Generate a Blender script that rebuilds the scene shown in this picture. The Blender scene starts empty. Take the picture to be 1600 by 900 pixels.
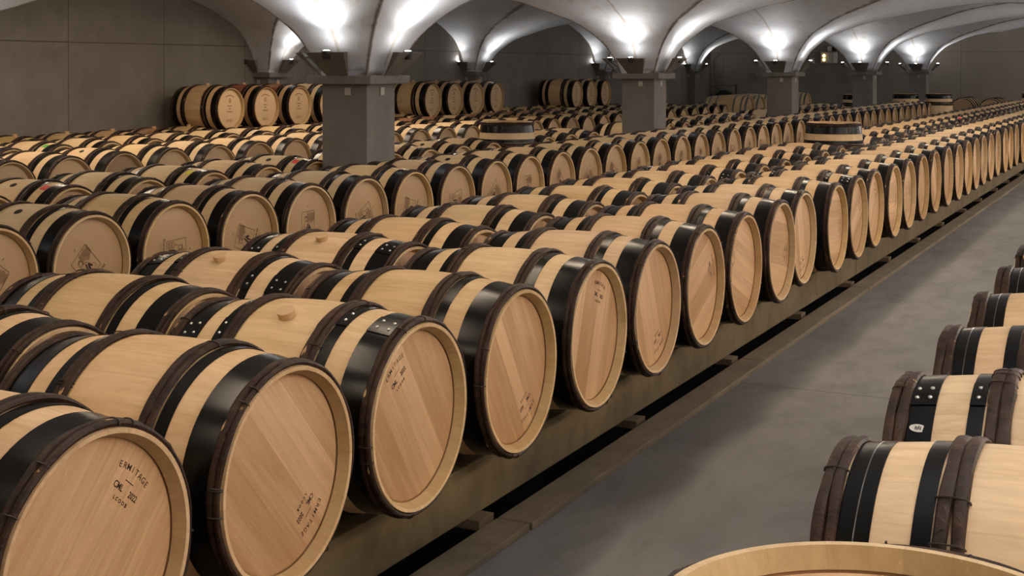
import bpy, bmesh, math, random
import numpy as np
from mathutils import Matrix, Vector, Euler
PI = math.pi
random.seed(7)
SC = bpy.context.scene
COL = SC.collection

# ------------------------------------------------------------------ helpers
def link(o, parent=None):
    COL.objects.link(o)
    if parent is not None:
        o.parent = parent
    return o

def mesh(name, verts, faces, mats, midx=None, smooth=True):
    me = bpy.data.meshes.new(name)
    me.from_pydata([tuple(map(float, v)) for v in verts], [], faces)
    for m in (mats if isinstance(mats, (list, tuple)) else [mats]):
        me.materials.append(m)
    if midx is not None:
        me.polygons.foreach_set('material_index', midx)
    if smooth:
        me.polygons.foreach_set('use_smooth', [True] * len(me.polygons))
    me.update()
    return me

class MB:
    """collects shapes for ONE mesh"""
    def __init__(s): s.v = []; s.f = []; s.m = []; s.sm = []
    def add(s, verts, faces, mi=0, smooth=False):
        b = len(s.v); s.v += [tuple(v) for v in verts]
        s.f += [tuple(b + i for i in f) for f in faces]
        s.m += [mi] * len(faces); s.sm += [smooth] * len(faces)
    def box(s, x0, x1, y0, y1, z0, z1, mi=0, M=None):
        vs = [(x, y, z) for x in (x0, x1) for y in (y0, y1) for z in (z0, z1)]
        if M is not None: vs = [M @ Vector(v) for v in vs]
        s.add(vs, [(0,1,3,2), (4,6,7,5), (0,4,5,1), (2,3,7,6), (0,2,6,4), (1,5,7,3)], mi)
    def bevbox(s, x0, x1, y0, y1, z0, z1, b, mi=0):
        bm = bmesh.new()
        bmesh.ops.create_cube(bm, size=1)
        for v in bm.verts:
            v.co = Vector(((x0+x1)/2 + v.co.x*(x1-x0), (y0+y1)/2 + v.co.y*(y1-y0), (z0+z1)/2 + v.co.z*(z1-z0)))
        bmesh.ops.bevel(bm, geom=bm.edges[:], offset=b, segments=2, affect='EDGES', profile=0.6)
        bm.verts.index_update()
        s.add([v.co[:] for v in bm.verts], [[v.index for v in f.verts] for f in bm.faces], mi)
        bm.free()
    def tube(s, pts, r, n=8, mi=0, cap=True):
        pts = [Vector(p) for p in pts]; rr = r if isinstance(r, (list, tuple)) else [r]*len(pts)
        rings = []
        for i, p in enumerate(pts):
            d = (pts[min(i+1, len(pts)-1)] - pts[max(i-1, 0)]).normalized()
            a = Vector((0,0,1)) if abs(d.z) < .9 else Vector((1,0,0))
            u = d.cross(a).normalized(); w = d.cross(u)
            rings.append([p + (u*math.cos(t) + w*math.sin(t))*rr[i] for t in [2*PI*k/n for k in range(n)]])
        vs = [v for ring in rings for v in ring]; fs = []
        for i in range(len(pts)-1):
            for k in range(n):
                fs.append((i*n+k, i*n+(k+1)%n, (i+1)*n+(k+1)%n, (i+1)*n+k))
        if cap: fs += [tuple(range(n-1, -1, -1)), tuple(range((len(pts)-1)*n, len(pts)*n))]
        s.add(vs, fs, mi, True)
    def lathe(s, prof, n=64, mi=0, axis='X', closed=False, cen=(0,0,0), smooth=True, th0=0.0, th1=None):
        """prof: list of (s, r) along axis"""
        full = th1 is None; th1 = 2*PI if full else th1
        cols = n if full else n+1; vs = []
        for (a, r) in prof:
            for k in range(cols):
                t = th0 + (th1-th0)*k/n
                y, z = r*math.cos(t), r*math.sin(t)
                vs.append((cen[0]+a, cen[1]+y, cen[2]+z) if axis == 'X' else (cen[0]+y, cen[1]+z, cen[2]+a))
        fs = []; P = len(prof)
        for i in range(P if closed else P-1):
            j = (i+1) % P
            for k in range(n):
                k2 = (k+1) % cols
                fs.append((i*cols+k, j*cols+k, j*cols+k2, i*cols+k2))
        s.add(vs, fs, mi, smooth)
    def build(s, name, mats):
        me = mesh(name, s.v, s.f, mats, s.m, smooth=False)
        me.polygons.foreach_set('use_smooth', s.sm)
        bm = bmesh.new(); bm.from_mesh(me)
        bmesh.ops.recalc_face_normals(bm, faces=bm.faces)
        for e in bm.edges:
            if len(e.link_faces) == 2 and e.calc_face_angle(0) > math.radians(35): e.smooth = False
        bm.to_mesh(me); bm.free()
        return me

def thing(name, label, cat, loc=(0,0,0), rot=(0,0,0), group=None):
    o = bpy.data.objects.new(name, None)
    o.empty_display_size = .1
    link(o); o.location = loc; o.rotation_euler = rot
    o['label'] = label; o['category'] = cat
    if group: o['group'] = group
    return o
def tag(o, label, cat, group=None):
    o['label'] = label; o['category'] = cat
    if group: o['group'] = group
    return o
def struct(name, me):
    o = link(bpy.data.objects.new(name, me)); o['kind'] = 'structure'; return o
def part(name, me, parent, M=None, label=None):
    o = link(bpy.data.objects.new(name, me), parent)
    if M is not None: o.matrix_basis = M
    if label: o['label'] = label
    return o

# ------------------------------------------------------------------ materials
class NT:
    def __init__(s, name):
        s.mat = bpy.data.materials.new(name); s.mat.use_nodes = True
        s.t = s.mat.node_tree; s.n = s.t.nodes; s.l = s.t.links
        s.bsdf = s.n['Principled BSDF']
    def new(s, typ, **kw):
        nd = s.n.new(typ)
        for k, v in kw.items():
            if k.startswith('i_'):
                nd.inputs[int(k[2:])].default_value = v
            else: setattr(nd, k, v)
        return nd
    def link(s, a, b): s.l.new(a, b)
    def val(s, sock, v):
        if hasattr(v, 'is_output'): s.l.new(v, sock)
        else: sock.default_value = v
    def math(s, op, a, b=0.0, c=0.0, clamp=False):
        nd = s.n.new('ShaderNodeMath'); nd.operation = op; nd.use_clamp = clamp
        s.val(nd.inputs[0], a); s.val(nd.inputs[1], b); s.val(nd.inputs[2], c)
        return nd.outputs[0]
    def mix(s, f, a, b, mode='MIX'):
        nd = s.n.new('ShaderNodeMix'); nd.data_type = 'RGBA'; nd.blend_type = mode
        s.val(nd.inputs[0], f)
        for sock, v in ((nd.inputs[6], a), (nd.inputs[7], b)):
            if hasattr(v, 'is_output'): s.l.new(v, sock)
            else: sock.default_value = (*v, 1) if len(v) == 3 else v
        return nd.outputs[2]
    def obj(s):
        return s.new('ShaderNodeTexCoord').outputs['Object']
    def xyz(s, vec):
        nd = s.new('ShaderNodeSeparateXYZ'); s.link(vec, nd.inputs[0]); return nd.outputs
    def comb(s, x, y, z):
        nd = s.new('ShaderNodeCombineXYZ'); s.val(nd.inputs[0], x); s.val(nd.inputs[1], y); s.val(nd.inputs[2], z); return nd.outputs[0]
    def noise(s, vec, scale=1., detail=4., rough=.55, dist=0.):
        nd = s.new('ShaderNodeTexNoise'); s.link(vec, nd.inputs['Vector'])
        nd.inputs['Scale'].default_value = scale; nd.inputs['Detail'].default_value = detail
        nd.inputs['Roughness'].default_value = rough; nd.inputs['Distortion'].default_value = dist
        return nd.outputs['Fac']
    def ramp(s, f, a, b, clamp=True):
        nd = s.new('ShaderNodeMapRange'); nd.clamp = clamp
        s.val(nd.inputs[0], f); nd.inputs[1].default_value = a; nd.inputs[2].default_value = b
        nd.inputs[3].default_value = 0; nd.inputs[4].default_value = 1
        return nd.outputs[0]
    def vmul(s, vec, sc):
        nd = s.new('ShaderNodeVectorMath'); nd.operation = 'MULTIPLY'; s.link(vec, nd.inputs[0]); nd.inputs[1].default_value = sc; return nd.outputs[0]
    def vadd(s, a, b):
        nd = s.new('ShaderNodeVectorMath'); nd.operation = 'ADD'; s.link(a, nd.inputs[0]); s.val(nd.inputs[1], b); return nd.outputs[0]
    def white(s, v):
        nd = s.new('ShaderNodeTexWhiteNoise'); nd.noise_dimensions = '1D'; s.val(nd.inputs['W'], v); return nd.outputs['Value']
    def rnd(s):
        return s.new('ShaderNodeObjectInfo').outputs['Random']
    def bump(s, h, strength=.3, dist=.002):
        nd = s.new('ShaderNodeBump'); s.link(h, nd.inputs['Height']); nd.inputs['Strength'].default_value = strength
        nd.inputs['Distance'].default_value = dist; s.link(nd.outputs[0], s.bsdf.inputs['Normal'])
    def out(s, col=None, rough=None, metal=None, spec=None):
        for k, v in (('Base Color', col), ('Roughness', rough), ('Metallic', metal), ('Specular IOR Level', spec)):
            if v is None: continue
            if isinstance(v, tuple) and len(v) == 3: v = (*v, 1)
            s.val(s.bsdf.inputs[k], v)
        return s.mat

def simple(name, col, rough=.6, metal=0., spec=.5):
    m = NT(name); return m.out(col, rough, metal, spec)

def oak_body(name, base, dark, wine=0., nst=26):
    m = NT(name); o = m.obj(); x, y, z = m.xyz(o)
    R = m.rnd()
    ang = m.math('MULTIPLY', m.math('ARCTAN2', y, z), nst/(2*PI))
    ang = m.math('ADD', ang, m.math('MULTIPLY', m.math('SINE', m.math('MULTIPLY', ang, 1.7)), .22))
    idx = m.math('FLOOR', ang)
    rv = m.white(m.math('ADD', idx, m.math('MULTIPLY', R, 531.)))
    fr = m.math('FRACT', ang)
    seam = m.math('GREATER_THAN', m.math('ABSOLUTE', m.math('SUBTRACT', fr, .5)), .482)
    off = m.comb(m.math('MULTIPLY', rv, 37.), m.math('MULTIPLY', R, 11.), rv)
    g = m.noise(m.vadd(m.vmul(o, (3.2, 70., 70.)), off), 1., 5., .6, .3)
    g2 = m.noise(m.vadd(m.vmul(o, (4., 16., 16.)), off), 1., 3., .5, 1.4)
    f = m.math('ADD', m.math('MULTIPLY', m.ramp(g, .3, .72), .38), m.math('MULTIPLY', m.ramp(g2, .35, .7), .34))
    f = m.math('ADD', f, m.math('MULTIPLY', rv, .36))
    c = m.mix(f, base, dark)
    c = m.mix(m.math('MULTIPLY', seam, .14), c, (.28, .15, .06))
    # rays / flecks
    fl = m.ramp(m.noise(m.vadd(m.vmul(o, (22., 60., 60.)), off), 1., 2., .5, 2.2), .68, .72)
    c = m.mix(m.math('MULTIPLY', fl, .22), c, (.85, .66, .42))
    # barrel to barrel variation
    hsv = m.new('ShaderNodeHueSaturation'); m.link(c, hsv.inputs['Color'])
    m.link(m.math('ADD', .91, m.math('MULTIPLY', m.white(m.math('MULTIPLY', R, 77.)), .15)), hsv.inputs['Value'])
    m.link(m.math('ADD', .93, m.math('MULTIPLY', m.white(m.math('MULTIPLY', R, 13.)), .14)), hsv.inputs['Saturation'])
    m.link(m.math('ADD', .496, m.math('MULTIPLY', m.white(m.math('MULTIPLY', R, 29.)), .01)), hsv.inputs['Hue'])
    c = hsv.outputs[0]
    if wine:
        # wine stain over the middle of the staves round the bung
        n = m.noise(m.vmul(o, (7., 9., 9.)), 1., 4., .6)
        w = m.math('MULTIPLY', m.math('LESS_THAN', m.math('ABSOLUTE', x), .155), m.ramp(m.math('ADD', n, m.math('MULTIPLY', z, .5)), .4, .7))
        c = m.mix(m.math('MULTIPLY', w, wine), c, (.28, .075, .05))
    m.bump(m.math('SUBTRACT', m.math('MULTIPLY', g, .4), m.math('MULTIPLY', seam, .7)), .25, .002)
    return m.out(c, m.math('ADD', .5, m.math('MULTIPLY', g, .15)), spec=.3)

def oak_head(name, base, dark, contrast=1., width=.088):
    m = NT(name); o = m.obj(); x, y, z = m.xyz(o); R = m.rnd()
    a = m.math('ADD', m.math('DIVIDE', y, width), m.math('MULTIPLY', R, 9.3))
    a = m.math('ADD', a, m.math('MULTIPLY', m.math('SINE', m.math('MULTIPLY', a, 2.3)), .2))
    idx = m.math('FLOOR', a); rv = m.white(m.math('ADD', idx, m.math('MULTIPLY', R, 97.)))
    fr = m.math('FRACT', a)
    seam = m.math('GREATER_THAN', m.math('ABSOLUTE', m.math('SUBTRACT', fr, .5)), .49)
    off = m.comb(m.math('MULTIPLY', R, 7.), m.math('MULTIPLY', rv, 23.), m.math('MULTIPLY', rv, 41.))
    g = m.noise(m.vadd(m.vmul(o, (1., 95., 3.4)), off), 1., 5., .62, .25)
    g2 = m.noise(m.vadd(m.vmul(o, (1., 24., 2.0)), off), 1., 3., .5, .8)
    f = m.math('ADD', m.math('MULTIPLY', m.ramp(g, .3, .72), .30*contrast), m.math('MULTIPLY', m.ramp(g2, .35, .7), .26*contrast))
    f = m.math('ADD', f, m.math('MULTIPLY', rv, .62*contrast))
    c = m.mix(f, base, dark)
    c = m.mix(m.math('MULTIPLY', seam, .25*contrast), c, (.22, .11, .04))
    fl = m.ramp(m.noise(m.vadd(m.vmul(o, (1., 60., 26.)), off), 1., 2., .5, 2.5), .68, .73)
    c = m.mix(m.math('MULTIPLY', fl, .2*contrast), c, (.85, .62, .38))
    hsv = m.new('ShaderNodeHueSaturation'); m.link(c, hsv.inputs['Color'])
    m.link(m.math('ADD', .93, m.math('MULTIPLY', m.white(m.math('MULTIPLY', R, 55.)), .13)), hsv.inputs['Value'])
    m.bump(g, .12, .001)
    return m.out(hsv.outputs[0], .5, spec=.35)

def concrete(name, c1, c2, c3, scale=1.2, panel=None, rough=.75, bumpd=.004, stain=.5, world=False, streak=.25):
    m = NT(name)
    o = m.new('ShaderNodeNewGeometry').outputs['Position'] if world else m.obj()
    n1 = m.noise(o, scale, 6., .6, .4); n2 = m.noise(o, scale*5.3, 5., .6); n3 = m.noise(o, 70., 3., .6)
    ns = m.noise(m.vmul(o, (3.1, 3.1, .35)), 1., 5., .6)
    c = m.mix(m.ramp(n1, .33, .68), c1, c2)
    c = m.mix(m.math('MULTIPLY', m.ramp(n2, .45, .8), stain), c, c3)
    c = m.mix(m.math('MULTIPLY', m.ramp(ns, .5, .75), streak), c, c3)
    c = m.mix(m.math('MULTIPLY', m.ramp(n3, .35, .7), .14), c, c3)
    h = m.math('ADD', m.math('MULTIPLY', n2, .6), m.math('MULTIPLY', n3, .25))
    if panel:
        ax, p0, pw, zs = panel   # axis index, offset, panel width, horizontal joint heights
        X = m.xyz(o)
        a = m.math('FRACT', m.math('DIVIDE', m.math('SUBTRACT', X[ax], p0), pw))
        d = m.math('MULTIPLY', m.math('SUBTRACT', .5, m.math('ABSOLUTE', m.math('SUBTRACT', a, .5))), pw)
        j = m.math('LESS_THAN', m.math('ADD', d, m.math('MULTIPLY', n2, .014)), .015)
        for zz in zs:
            j = m.math('MAXIMUM', j, m.math('LESS_THAN', m.math('ADD', m.math('ABSOLUTE', m.math('SUBTRACT', X[2], zz)), m.math('MULTIPLY', n2, .012)), .014))
        c = m.mix(m.math('MULTIPLY', j, .75), c, tuple(v*.35 for v in c3))
        # each pour a little different
        pid = m.math('FLOOR', m.math('DIVIDE', m.math('SUBTRACT', X[ax], p0), pw))
        rv = m.white(pid)
        c = m.mix(m.math('MULTIPLY', rv, .3), c, tuple(v*1.2 for v in c3))
        h = m.math('SUBTRACT', h, m.math('MULTIPLY', j, 1.5))
    m.bump(h, .5, bumpd)
    return m.out(c, rough, spec=.3)

M = {}
M['oak']   = oak_body('oak_staves', (.78, .56, .325), (.53, .335, .165))
M['chime'] = oak_body('chime_bevel_oak', (.56, .38, .185), (.42, .27, .12))
M['oakC']  = oak_body('pale_oak_staves', (.78, .575, .34), (.63, .435, .23))
M['oakYlit']  = oak_body('yellow_lit_oak_staves', (.72, .50, .20), (.55, .36, .13))  # yellow light on some wall-row barrels, mixed into the stave colour
M['oakW']  = oak_body('wine_stained_oak_staves', (.66, .45, .25), (.52, .33, .17), wine=.75)
M['oakR']  = oak_body('red_centre_oak_staves', (.60, .38, .2), (.5, .3, .15), wine=1.)
M['head']  = oak_head('oak_head_planks', (.79, .51, .285), (.46, .26, .12), 1.15)
M['headC'] = oak_head('smooth_oak_head', (.50, .325, .175), (.43, .275, .145), .45)
M['headU'] = oak_head('light_oak_head', (.74, .52, .30), (.64, .43, .23), .5)

def black_iron():
    m = NT('black_painted_hoop_iron'); o = m.obj()
    n = m.noise(o, 60., 3., .6)
    return m.out(m.mix(n, (.0035, .0033, .003), (.007, .0065, .006)), m.math('ADD', .17, m.math('MULTIPLY', n, .12)), spec=.2)
M['iron'] = black_iron()
M['rivet'] = simple('bright_rivet', (.62, .6, .56), .3, .9)
M['galv'] = simple('galvanised_hoop', (.30, .30, .28), .42, .85)
M['gap'] = simple('hoop_seam_highlight', (.16, .155, .15), .35, .6)  # highlight on the seam between paired hoops, set as a paler colour

def bark():
    m = NT('chestnut_bark'); o = m.obj(); R = m.rnd()
    v = m.vadd(o, m.comb(R, m.math('MULTIPLY', R, 3.), 0.))
    n = m.noise(v, 26., 5., .65, .8); n2 = m.noise(v, 8., 3., .5)
    c = m.mix(m.ramp(n, .3, .72), (.009, .0045, .003), (.055, .025, .013))
    c = m.mix(m.math('MULTIPLY', m.ramp(n2, .5, .75), .55), c, (.085, .042, .024))
    k = m.ramp(m.noise(v, 34., 2., .5), .735, .76)
    c = m.mix(m.math('MULTIPLY', k, .7), c, (.42, .25, .11))
    m.bump(n, 1., .006)
    return m.out(c, .5, spec=.22)
M['bark'] = bark()
M['pith'] = simple('split_chestnut_wood', (.55, .34, .16), .6)
M['tie'] = simple('dark_tie', (.03, .018, .012), .5)
M['bungwood'] = simple('bung_wood', (.60, .40, .22), .6)
M['hole'] = simple('bung_hole_black', (.004, .003, .003), .8)
M['ink'] = simple('burnt_ink', (.035, .016, .008), .8)
M['inkpale'] = simple('pale_burnt_ink', (.22, .12, .06), .8)
M['grove'] = simple('croze_groove_wood', (.30, .17, .075), .7)
M['wall'] = concrete('wall_concrete', (.185, .168, .145), (.25, .23, .20), (.12, .105, .086), .55, (1, 13.53, 1.9, (1.73+.365,)), world=True, bumpd=.003)
M['wallE'] = concrete('end_wall_concrete', (.215, .19, .158), (.26, .23, .195), (.165, .14, .112), .4, (0, -13.0, 2.4, (1.73+.5,)), world=True, bumpd=.003)
M['pier'] = concrete('pillar_concrete', (.175, .162, .148), (.225, .21, .195), (.125, .112, .098), 1.6, bumpd=.003, world=True, streak=.5)
M['slab'] = concrete('capital_concrete', (.15, .134, .12), (.21, .19, .172), (.10, .086, .074), 4., bumpd=.003, world=True)
M['beam'] = concrete('stained_concrete_beam', (.17, .125, .062), (.105, .077, .038), (.045, .034, .017), 1.7, bumpd=.005, world=True, stain=.6, streak=.1)
M['kerb'] = concrete('kerb_concrete', (.19, .145, .092), (.13, .098, .062), (.085, .062, .04), 2.6, bumpd=.004, world=True)
M['trench_shade'] = simple('trench_shade_black', (.006, .005, .004), .9, spec=.1)  # near-black colour standing for the shade in the slot under the beam
M['blockwood'] = simple('weathered_wood_block', (.11, .072, .038), .8)

def floor_mat():
    m = NT('polished_concrete_floor'); o = m.new('ShaderNodeNewGeometry').outputs['Position']; X = m.xyz(o)
    n1 = m.noise(o, .8, 6., .6, .6); n2 = m.noise(m.vmul(o, (5., 2.2, 1.)), 1., 6., .65, .5); n3 = m.noise(o, 60., 3., .7)
    c = m.mix(m.ramp(n1, .3, .7), (.118, .113, .108), (.175, .169, .162))
    c = m.mix(m.math('MULTIPLY', m.ramp(n2, .48, .75), .7), c, (.082, .075, .068))
    c = m.mix(m.math('MULTIPLY', m.ramp(n3, .4, .8), .18), c, (.11, .10, .09))
    sp = m.ramp(m.noise(o, 17., 2., .5), .76, .79)
    c = m.mix(m.math('MULTIPLY', sp, .35), c, (.07, .06, .05))
    d = m.math('ABSOLUTE', m.math('SUBTRACT', m.math('FRACT', m.math('DIVIDE', m.math('SUBTRACT', X[1], 7.2-3.5), 7.0)), .5))
    j = m.math('LESS_THAN', m.math('MULTIPLY', d, 7.0), .006)
    c = m.mix(m.math('MULTIPLY', j, .75), c, (.03, .026, .022))
    h = m.math('SUBTRACT', m.math('ADD', m.math('MULTIPLY', n2, .5), m.math('MULTIPLY', n3, .3)), m.math('MULTIPLY', j, 1.5))
    m.bump(h, .35, .003)
    return m.out(c, m.math('ADD', .42, m.math('MULTIPLY', n2, .25)), spec=.4)
M['floor'] = floor_mat()

def vault_mat():
    m = NT('vault_render'); o = m.new('ShaderNodeNewGeometry').outputs['Position']
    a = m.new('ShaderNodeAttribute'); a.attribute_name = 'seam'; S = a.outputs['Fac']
    b = m.new('ShaderNodeAttribute'); b.attribute_name = 'joint'; J = b.outputs['Fac']
    n1 = m.noise(o, 1.3, 6., .6, .8); n2 = m.noise(o, 5., 6., .65, .6); n3 = m.noise(o, 40., 3., .7)
    c = m.mix(m.ramp(n1, .35, .7), (.62, .655, .72), (.69, .71, .75))
    c = m.mix(m.math('MULTIPLY', m.ramp(m.math('MULTIPLY', n1, n2), .27, .40), .42), c, (.44, .35, .26))
    c = m.mix(m.math('MULTIPLY', m.ramp(n3, .5, .8), .15), c, (.3, .27, .24))
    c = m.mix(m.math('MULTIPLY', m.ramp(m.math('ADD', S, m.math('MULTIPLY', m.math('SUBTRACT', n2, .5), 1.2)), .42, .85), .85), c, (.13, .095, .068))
    c = m.mix(m.math('MULTIPLY', m.ramp(m.math('ADD', J, m.math('MULTIPLY', m.math('SUBTRACT', n2, .5), .5)), .4, .8), .6), c, (.36, .28, .19))
    m.bump(m.math('ADD', n2, m.math('MULTIPLY', n3, .3)), .3, .006)
    return m.out(c, .7, spec=.3)
M['vault'] = vault_mat()
M['plate'] = concrete('grey_painted_steel', (.13, .122, .108), (.18, .168, .15), (.10, .09, .078), 3., bumpd=.0005, world=True, rough=.55)
def emis(name, col, st):
    m = NT(name); m.bsdf.inputs['Emission Color'].default_value = (*col, 1); m.bsdf.inputs['Emission Strength'].default_value = st
    return m.out((.8, .8, .8), .4)
M['lamp'] = emis('lit_lamp_glass', (1., .97, .93), 30.)
M['amber'] = emis('amber_indicator', (1., .62, .22), 5.)
M['lampoff'] = simple('lamp_glass_off', (.5, .5, .48), .2)
M['white'] = simple('white_plastic', (.6, .58, .52), .5)
M['tagp'] = simple('pale_plaque', (.42, .40, .35), .6)
M['red'] = simple('red_label', (.75, .03, .02), .5)
M['green'] = simple('green_label', (.08, .45, .04), .5)
M['yellow'] = simple('yellow_label', (.75, .68, .03), .5)
M['darksteel'] = simple('dark_steel', (.03, .028, .026), .5, .4)

# ------------------------------------------------------------------ geometry constants (metres)
H0 = 1.73                 # camera height, floor at z = 0
L = .868; RE = .300; RB = .343; ROUT = .3575
ZC = .602; ZP = ZC - ROUT
def body_r(s):            # s from front head plane (0) to back (L)
    u = (s - L/2)/(L/2); return RB - (RB-RE)*abs(u)**1.9
hx = lambda s: L/2 - s    # local x of a point s behind the front rim

# --- barrel part meshes (axis X, origin at the barrel's centre)
def body_mesh(mats, name='staves'):
    b = MB(); N = 78
    out = [(L/2 - L*t, body_r(L*t)) for t in np.linspace(0, 1, 17)]
    b.lathe([(L/2-.034, .2745), (L/2-.001, .2885)], N, 2); b.lathe([(L/2-.001, .2885), (L/2, RE)], N, 0)
    b.lathe(out, N, 0)
    b.lathe([(-L/2, RE), (-L/2, .2885)], N, 0); b.lathe([(-L/2, .2885), (-L/2+.034, .2745)], N, 2)
    # dark croze groove where the head sits
    for sg in (1, -1):
        b.lathe([(sg*(L/2-.034), .2745), (sg*(L/2-.037), .277), (sg*(L/2-.045), .277)], N, 1)
    return b.build(name, [mats, M['grove'], M['chime']])
BODY = {k: body_mesh(M[k]) for k in ('oak', 'oakC', 'oakYlit', 'oakW', 'oakR')}

def head_mesh(mat):
    b = MB()
    b.lathe([(0, .001), (0, .2655), (-.002, .2715), (-.006, .2765)], 64, 0)
    b.add([(0, .001*math.cos(t), .001*math.sin(t)) for t in np.linspace(0, 2*PI, 7)[:-1]], [tuple(range(6))], 0)
    return b.build('head', mat)
HEAD = {k: head_mesh(M[k]) for k in ('head', 'headC', 'headU')}

def hoop_mesh(s0, s1, rivets=False, double=False, mat=None, plate=False):
    b = MB(); t = .0028
    r0, r1 = body_r(s0), body_r(s1); e = .0004
    if double:
        sm = (s0+s1)/2 + .002
        rm = body_r(sm)
        b.lathe([(hx(s0), r0+e), (hx(s0), r0+t), (hx(sm-.0012), rm+t)], 72, 0)
        b.lathe([(hx(sm-.0012), rm+t), (hx(sm), rm+t*.55), (hx(sm+.0012), rm+t)], 72, 1)
        b.lathe([(hx(sm+.0012), rm+t), (hx(s1), r1+t), (hx(s1), r1+e)], 72, 0)
    else:
        sm = (s0+s1)/2
        b.lathe([(hx(s0), r0+e), (hx(s0), r0+t), (hx(sm), body_r(sm)+t), (hx(s1), r1+t), (hx(s1), r1+e)], 72, 0)
    if rivets:
        w = s1-s0
        cols = (s0+.24*w, s0+.72*w) if w > .05 else (s0+.5*w,)
        th = PI/2 + .50
        # lapped end of the strap
        dth = .17
        for ss, mi in [(None, 0)]:
            pass
        b.lathe([(hx(s0), r0+t), (hx(s0), r0+2.1*t), (hx(s1), r1+2.1*t), (hx(s1), r1+t)], 8, 0, th0=th-dth*.9, th1=th+dth*.9)
        for ss in cols:
            for dt in (-.065, .065):
                a = th+dt; r = body_r(ss)+2.1*t
                c = Vector((hx(ss), r*math.cos(a), r*math.sin(a))); n = Vector((0, math.cos(a), math.sin(a)))
                u = Vector((1, 0, 0)); w2 = n.cross(u); vs = []; fs = []
                for rr, hh in ((.0062, 0), (.0050, .0026), (.0022, .004)):
                    for k in range(8):
                        q = 2*PI*k/8; vs.append(c + (u*math.cos(q)+w2*math.sin(q))*rr + n*hh)
                for i in range(2):
                    for k in range(8): fs.append((i*8+k, i*8+(k+1) % 8, (i+1)*8+(k+1) % 8, (i+1)*8+k))
                fs.append(tuple(range(16, 24)))
                b.add(vs, fs, 1, True)
    return b.build('iron_hoop', [mat or M['iron'], M['rivet'] if rivets else M['gap']])

def twig_mesh(s0, s1, seed, rod=.0118, fl=.74):
    """two split chestnut rods lying side by side, tied in several places"""
    rg = random.Random(seed); b = MB()
    N = 90; n = 8
    for q, ss in enumerate((s0 + .27*(s1-s0), s0 + .77*(s1-s0))):
        ph = [rg.uniform(0, 2*PI) for _ in range(6)]; a0 = rg.uniform(0, 2*PI)
        knots = [rg.uniform(0, 2*PI) for _ in range(5)]
        rings = []
        for i in range(N):
            t = 2*PI*i/N
            rr = rod*(1 + .08*math.sin(2*t+ph[0]) + .06*math.sin(5*t+ph[1]) + .05*math.sin(11*t+ph[2]))
            for k in knots:
                d = abs((t-k+PI) % (2*PI) - PI); rr += rod*.16*math.exp(-(d/.05)**2)
            d = abs((t-a0+PI) % (2*PI) - PI); rr *= 1 + .2*math.exp(-(d/.25)**2)
            wob = .0018*math.sin(3*t+ph[3]) + .0012*math.sin(7*t+ph[4])
            R = body_r(ss) + rr*fl*.85
            for k in range(n):
                q2 = 2*PI*k/n
                r2 = R + min(rr*fl, rod*fl*1.16)*math.cos(q2); xx = hx(ss) + wob + rr*1.02*math.sin(q2)
                rings.append((xx, r2*math.cos(t), r2*math.sin(t)))
        fs = [(i*n+k, i*n+(k+1) % n, ((i+1) % N)*n+(k+1) % n, ((i+1) % N)*n+k) for i in range(N) for k in range(n)]
        b.add(rings, fs, 0, True)
        # pale cut of the rod's end at the splice
        for a in (a0,):
            R = body_r(ss)+rod*fl*1.95
            c = Vector((hx(ss), R*math.cos(a), R*math.sin(a))); nn = Vector((0, math.cos(a), math.sin(a))); u = Vector((1,0,0)); w = nn.cross(u)
            vs = [c + u*rod*.45*math.cos(k*PI/4) + w*rod*(.8+.5*(k % 3))*math.sin(k*PI/4) + nn*.0012 for k in range(8)] + [c + nn*.0018]
            b.add(vs, [(k, (k+1) % 8, 8) for k in range(8)], 1, True)
    sm = (s0+s1)/2; hw = (s1-s0)/2 + .003
    base = rg.uniform(0, 2*PI)
    for a in [base, base+.16, base+.9] + [rg.uniform(0, 2*PI) for _ in range(3)]:
        R = body_r(sm); pts = []
        for k in range(13):
            q = PI*k/12
            rr = R + .002 + (rod*fl*1.85)*math.sin(q)**.6
            pts.append((hx(sm) - hw*math.cos(q), rr*math.cos(a+.004*k/12), rr*math.sin(a+.004*k/12)))
        b.tube(pts, .0021, 5, 2)
    return b.build('chestnut_hoop', [M['bark'], M['pith'], M['tie']])

S_TW1, S_H1, S_H2, S_TW2 = (.003, .041), (.042, .126), (.200, .238), (.240, .290)
HE = [hoop_mesh(*S_H1), hoop_mesh(*S_H1, rivets=True), hoop_mesh(.052, .120, double=True), hoop_mesh(.052, .120, rivets=True)]
HQ = [hoop_mesh(*S_H2), hoop_mesh(*S_H2, rivets=True)]
TE = [twig_mesh(*S_TW1, seed=s, rod=.0098, fl=.86) for s in (1, 2, 3, 4)]
TQ = [twig_mesh(*S_TW2, seed=s, rod=.0125, fl=.68) for s in (11, 12, 13, 14)]

TE_THICK = [twig_mesh(.003, .051, seed=s, rod=.0128, fl=.72) for s in (21, 22, 23)]
TQ_THICK = [twig_mesh(.240, .302, seed=s, rod=.0158, fl=.56) for s in (31, 32, 33)]

def bung_mesh():
    b = MB(); b.lathe([(0, .019), (.013, .021), (.034, .0235), (.0352, .022)], 20, 0, 'Z'); 
    b.add([(.022*math.cos(2*PI*k/20), .022*math.sin(2*PI*k/20), .0352) for k in range(20)], [tuple(range(20))], 0)
    return b.build('bung', M['bungwood'])
BUNG = bung_mesh()
def hole_mesh():
    b = MB(); b.lathe([(.0, .026), (.0022, .0235), (-.004, .020)], 20, 0, 'Z')
    b.add([(.021*math.cos(2*PI*k/20), .021*math.sin(2*PI*k/20), .0012) for k in range(20)], [tuple(range(20))], 0)
    return b.build('bung_hole', M['hole'])
HOLE = hole_mesh()

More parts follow.
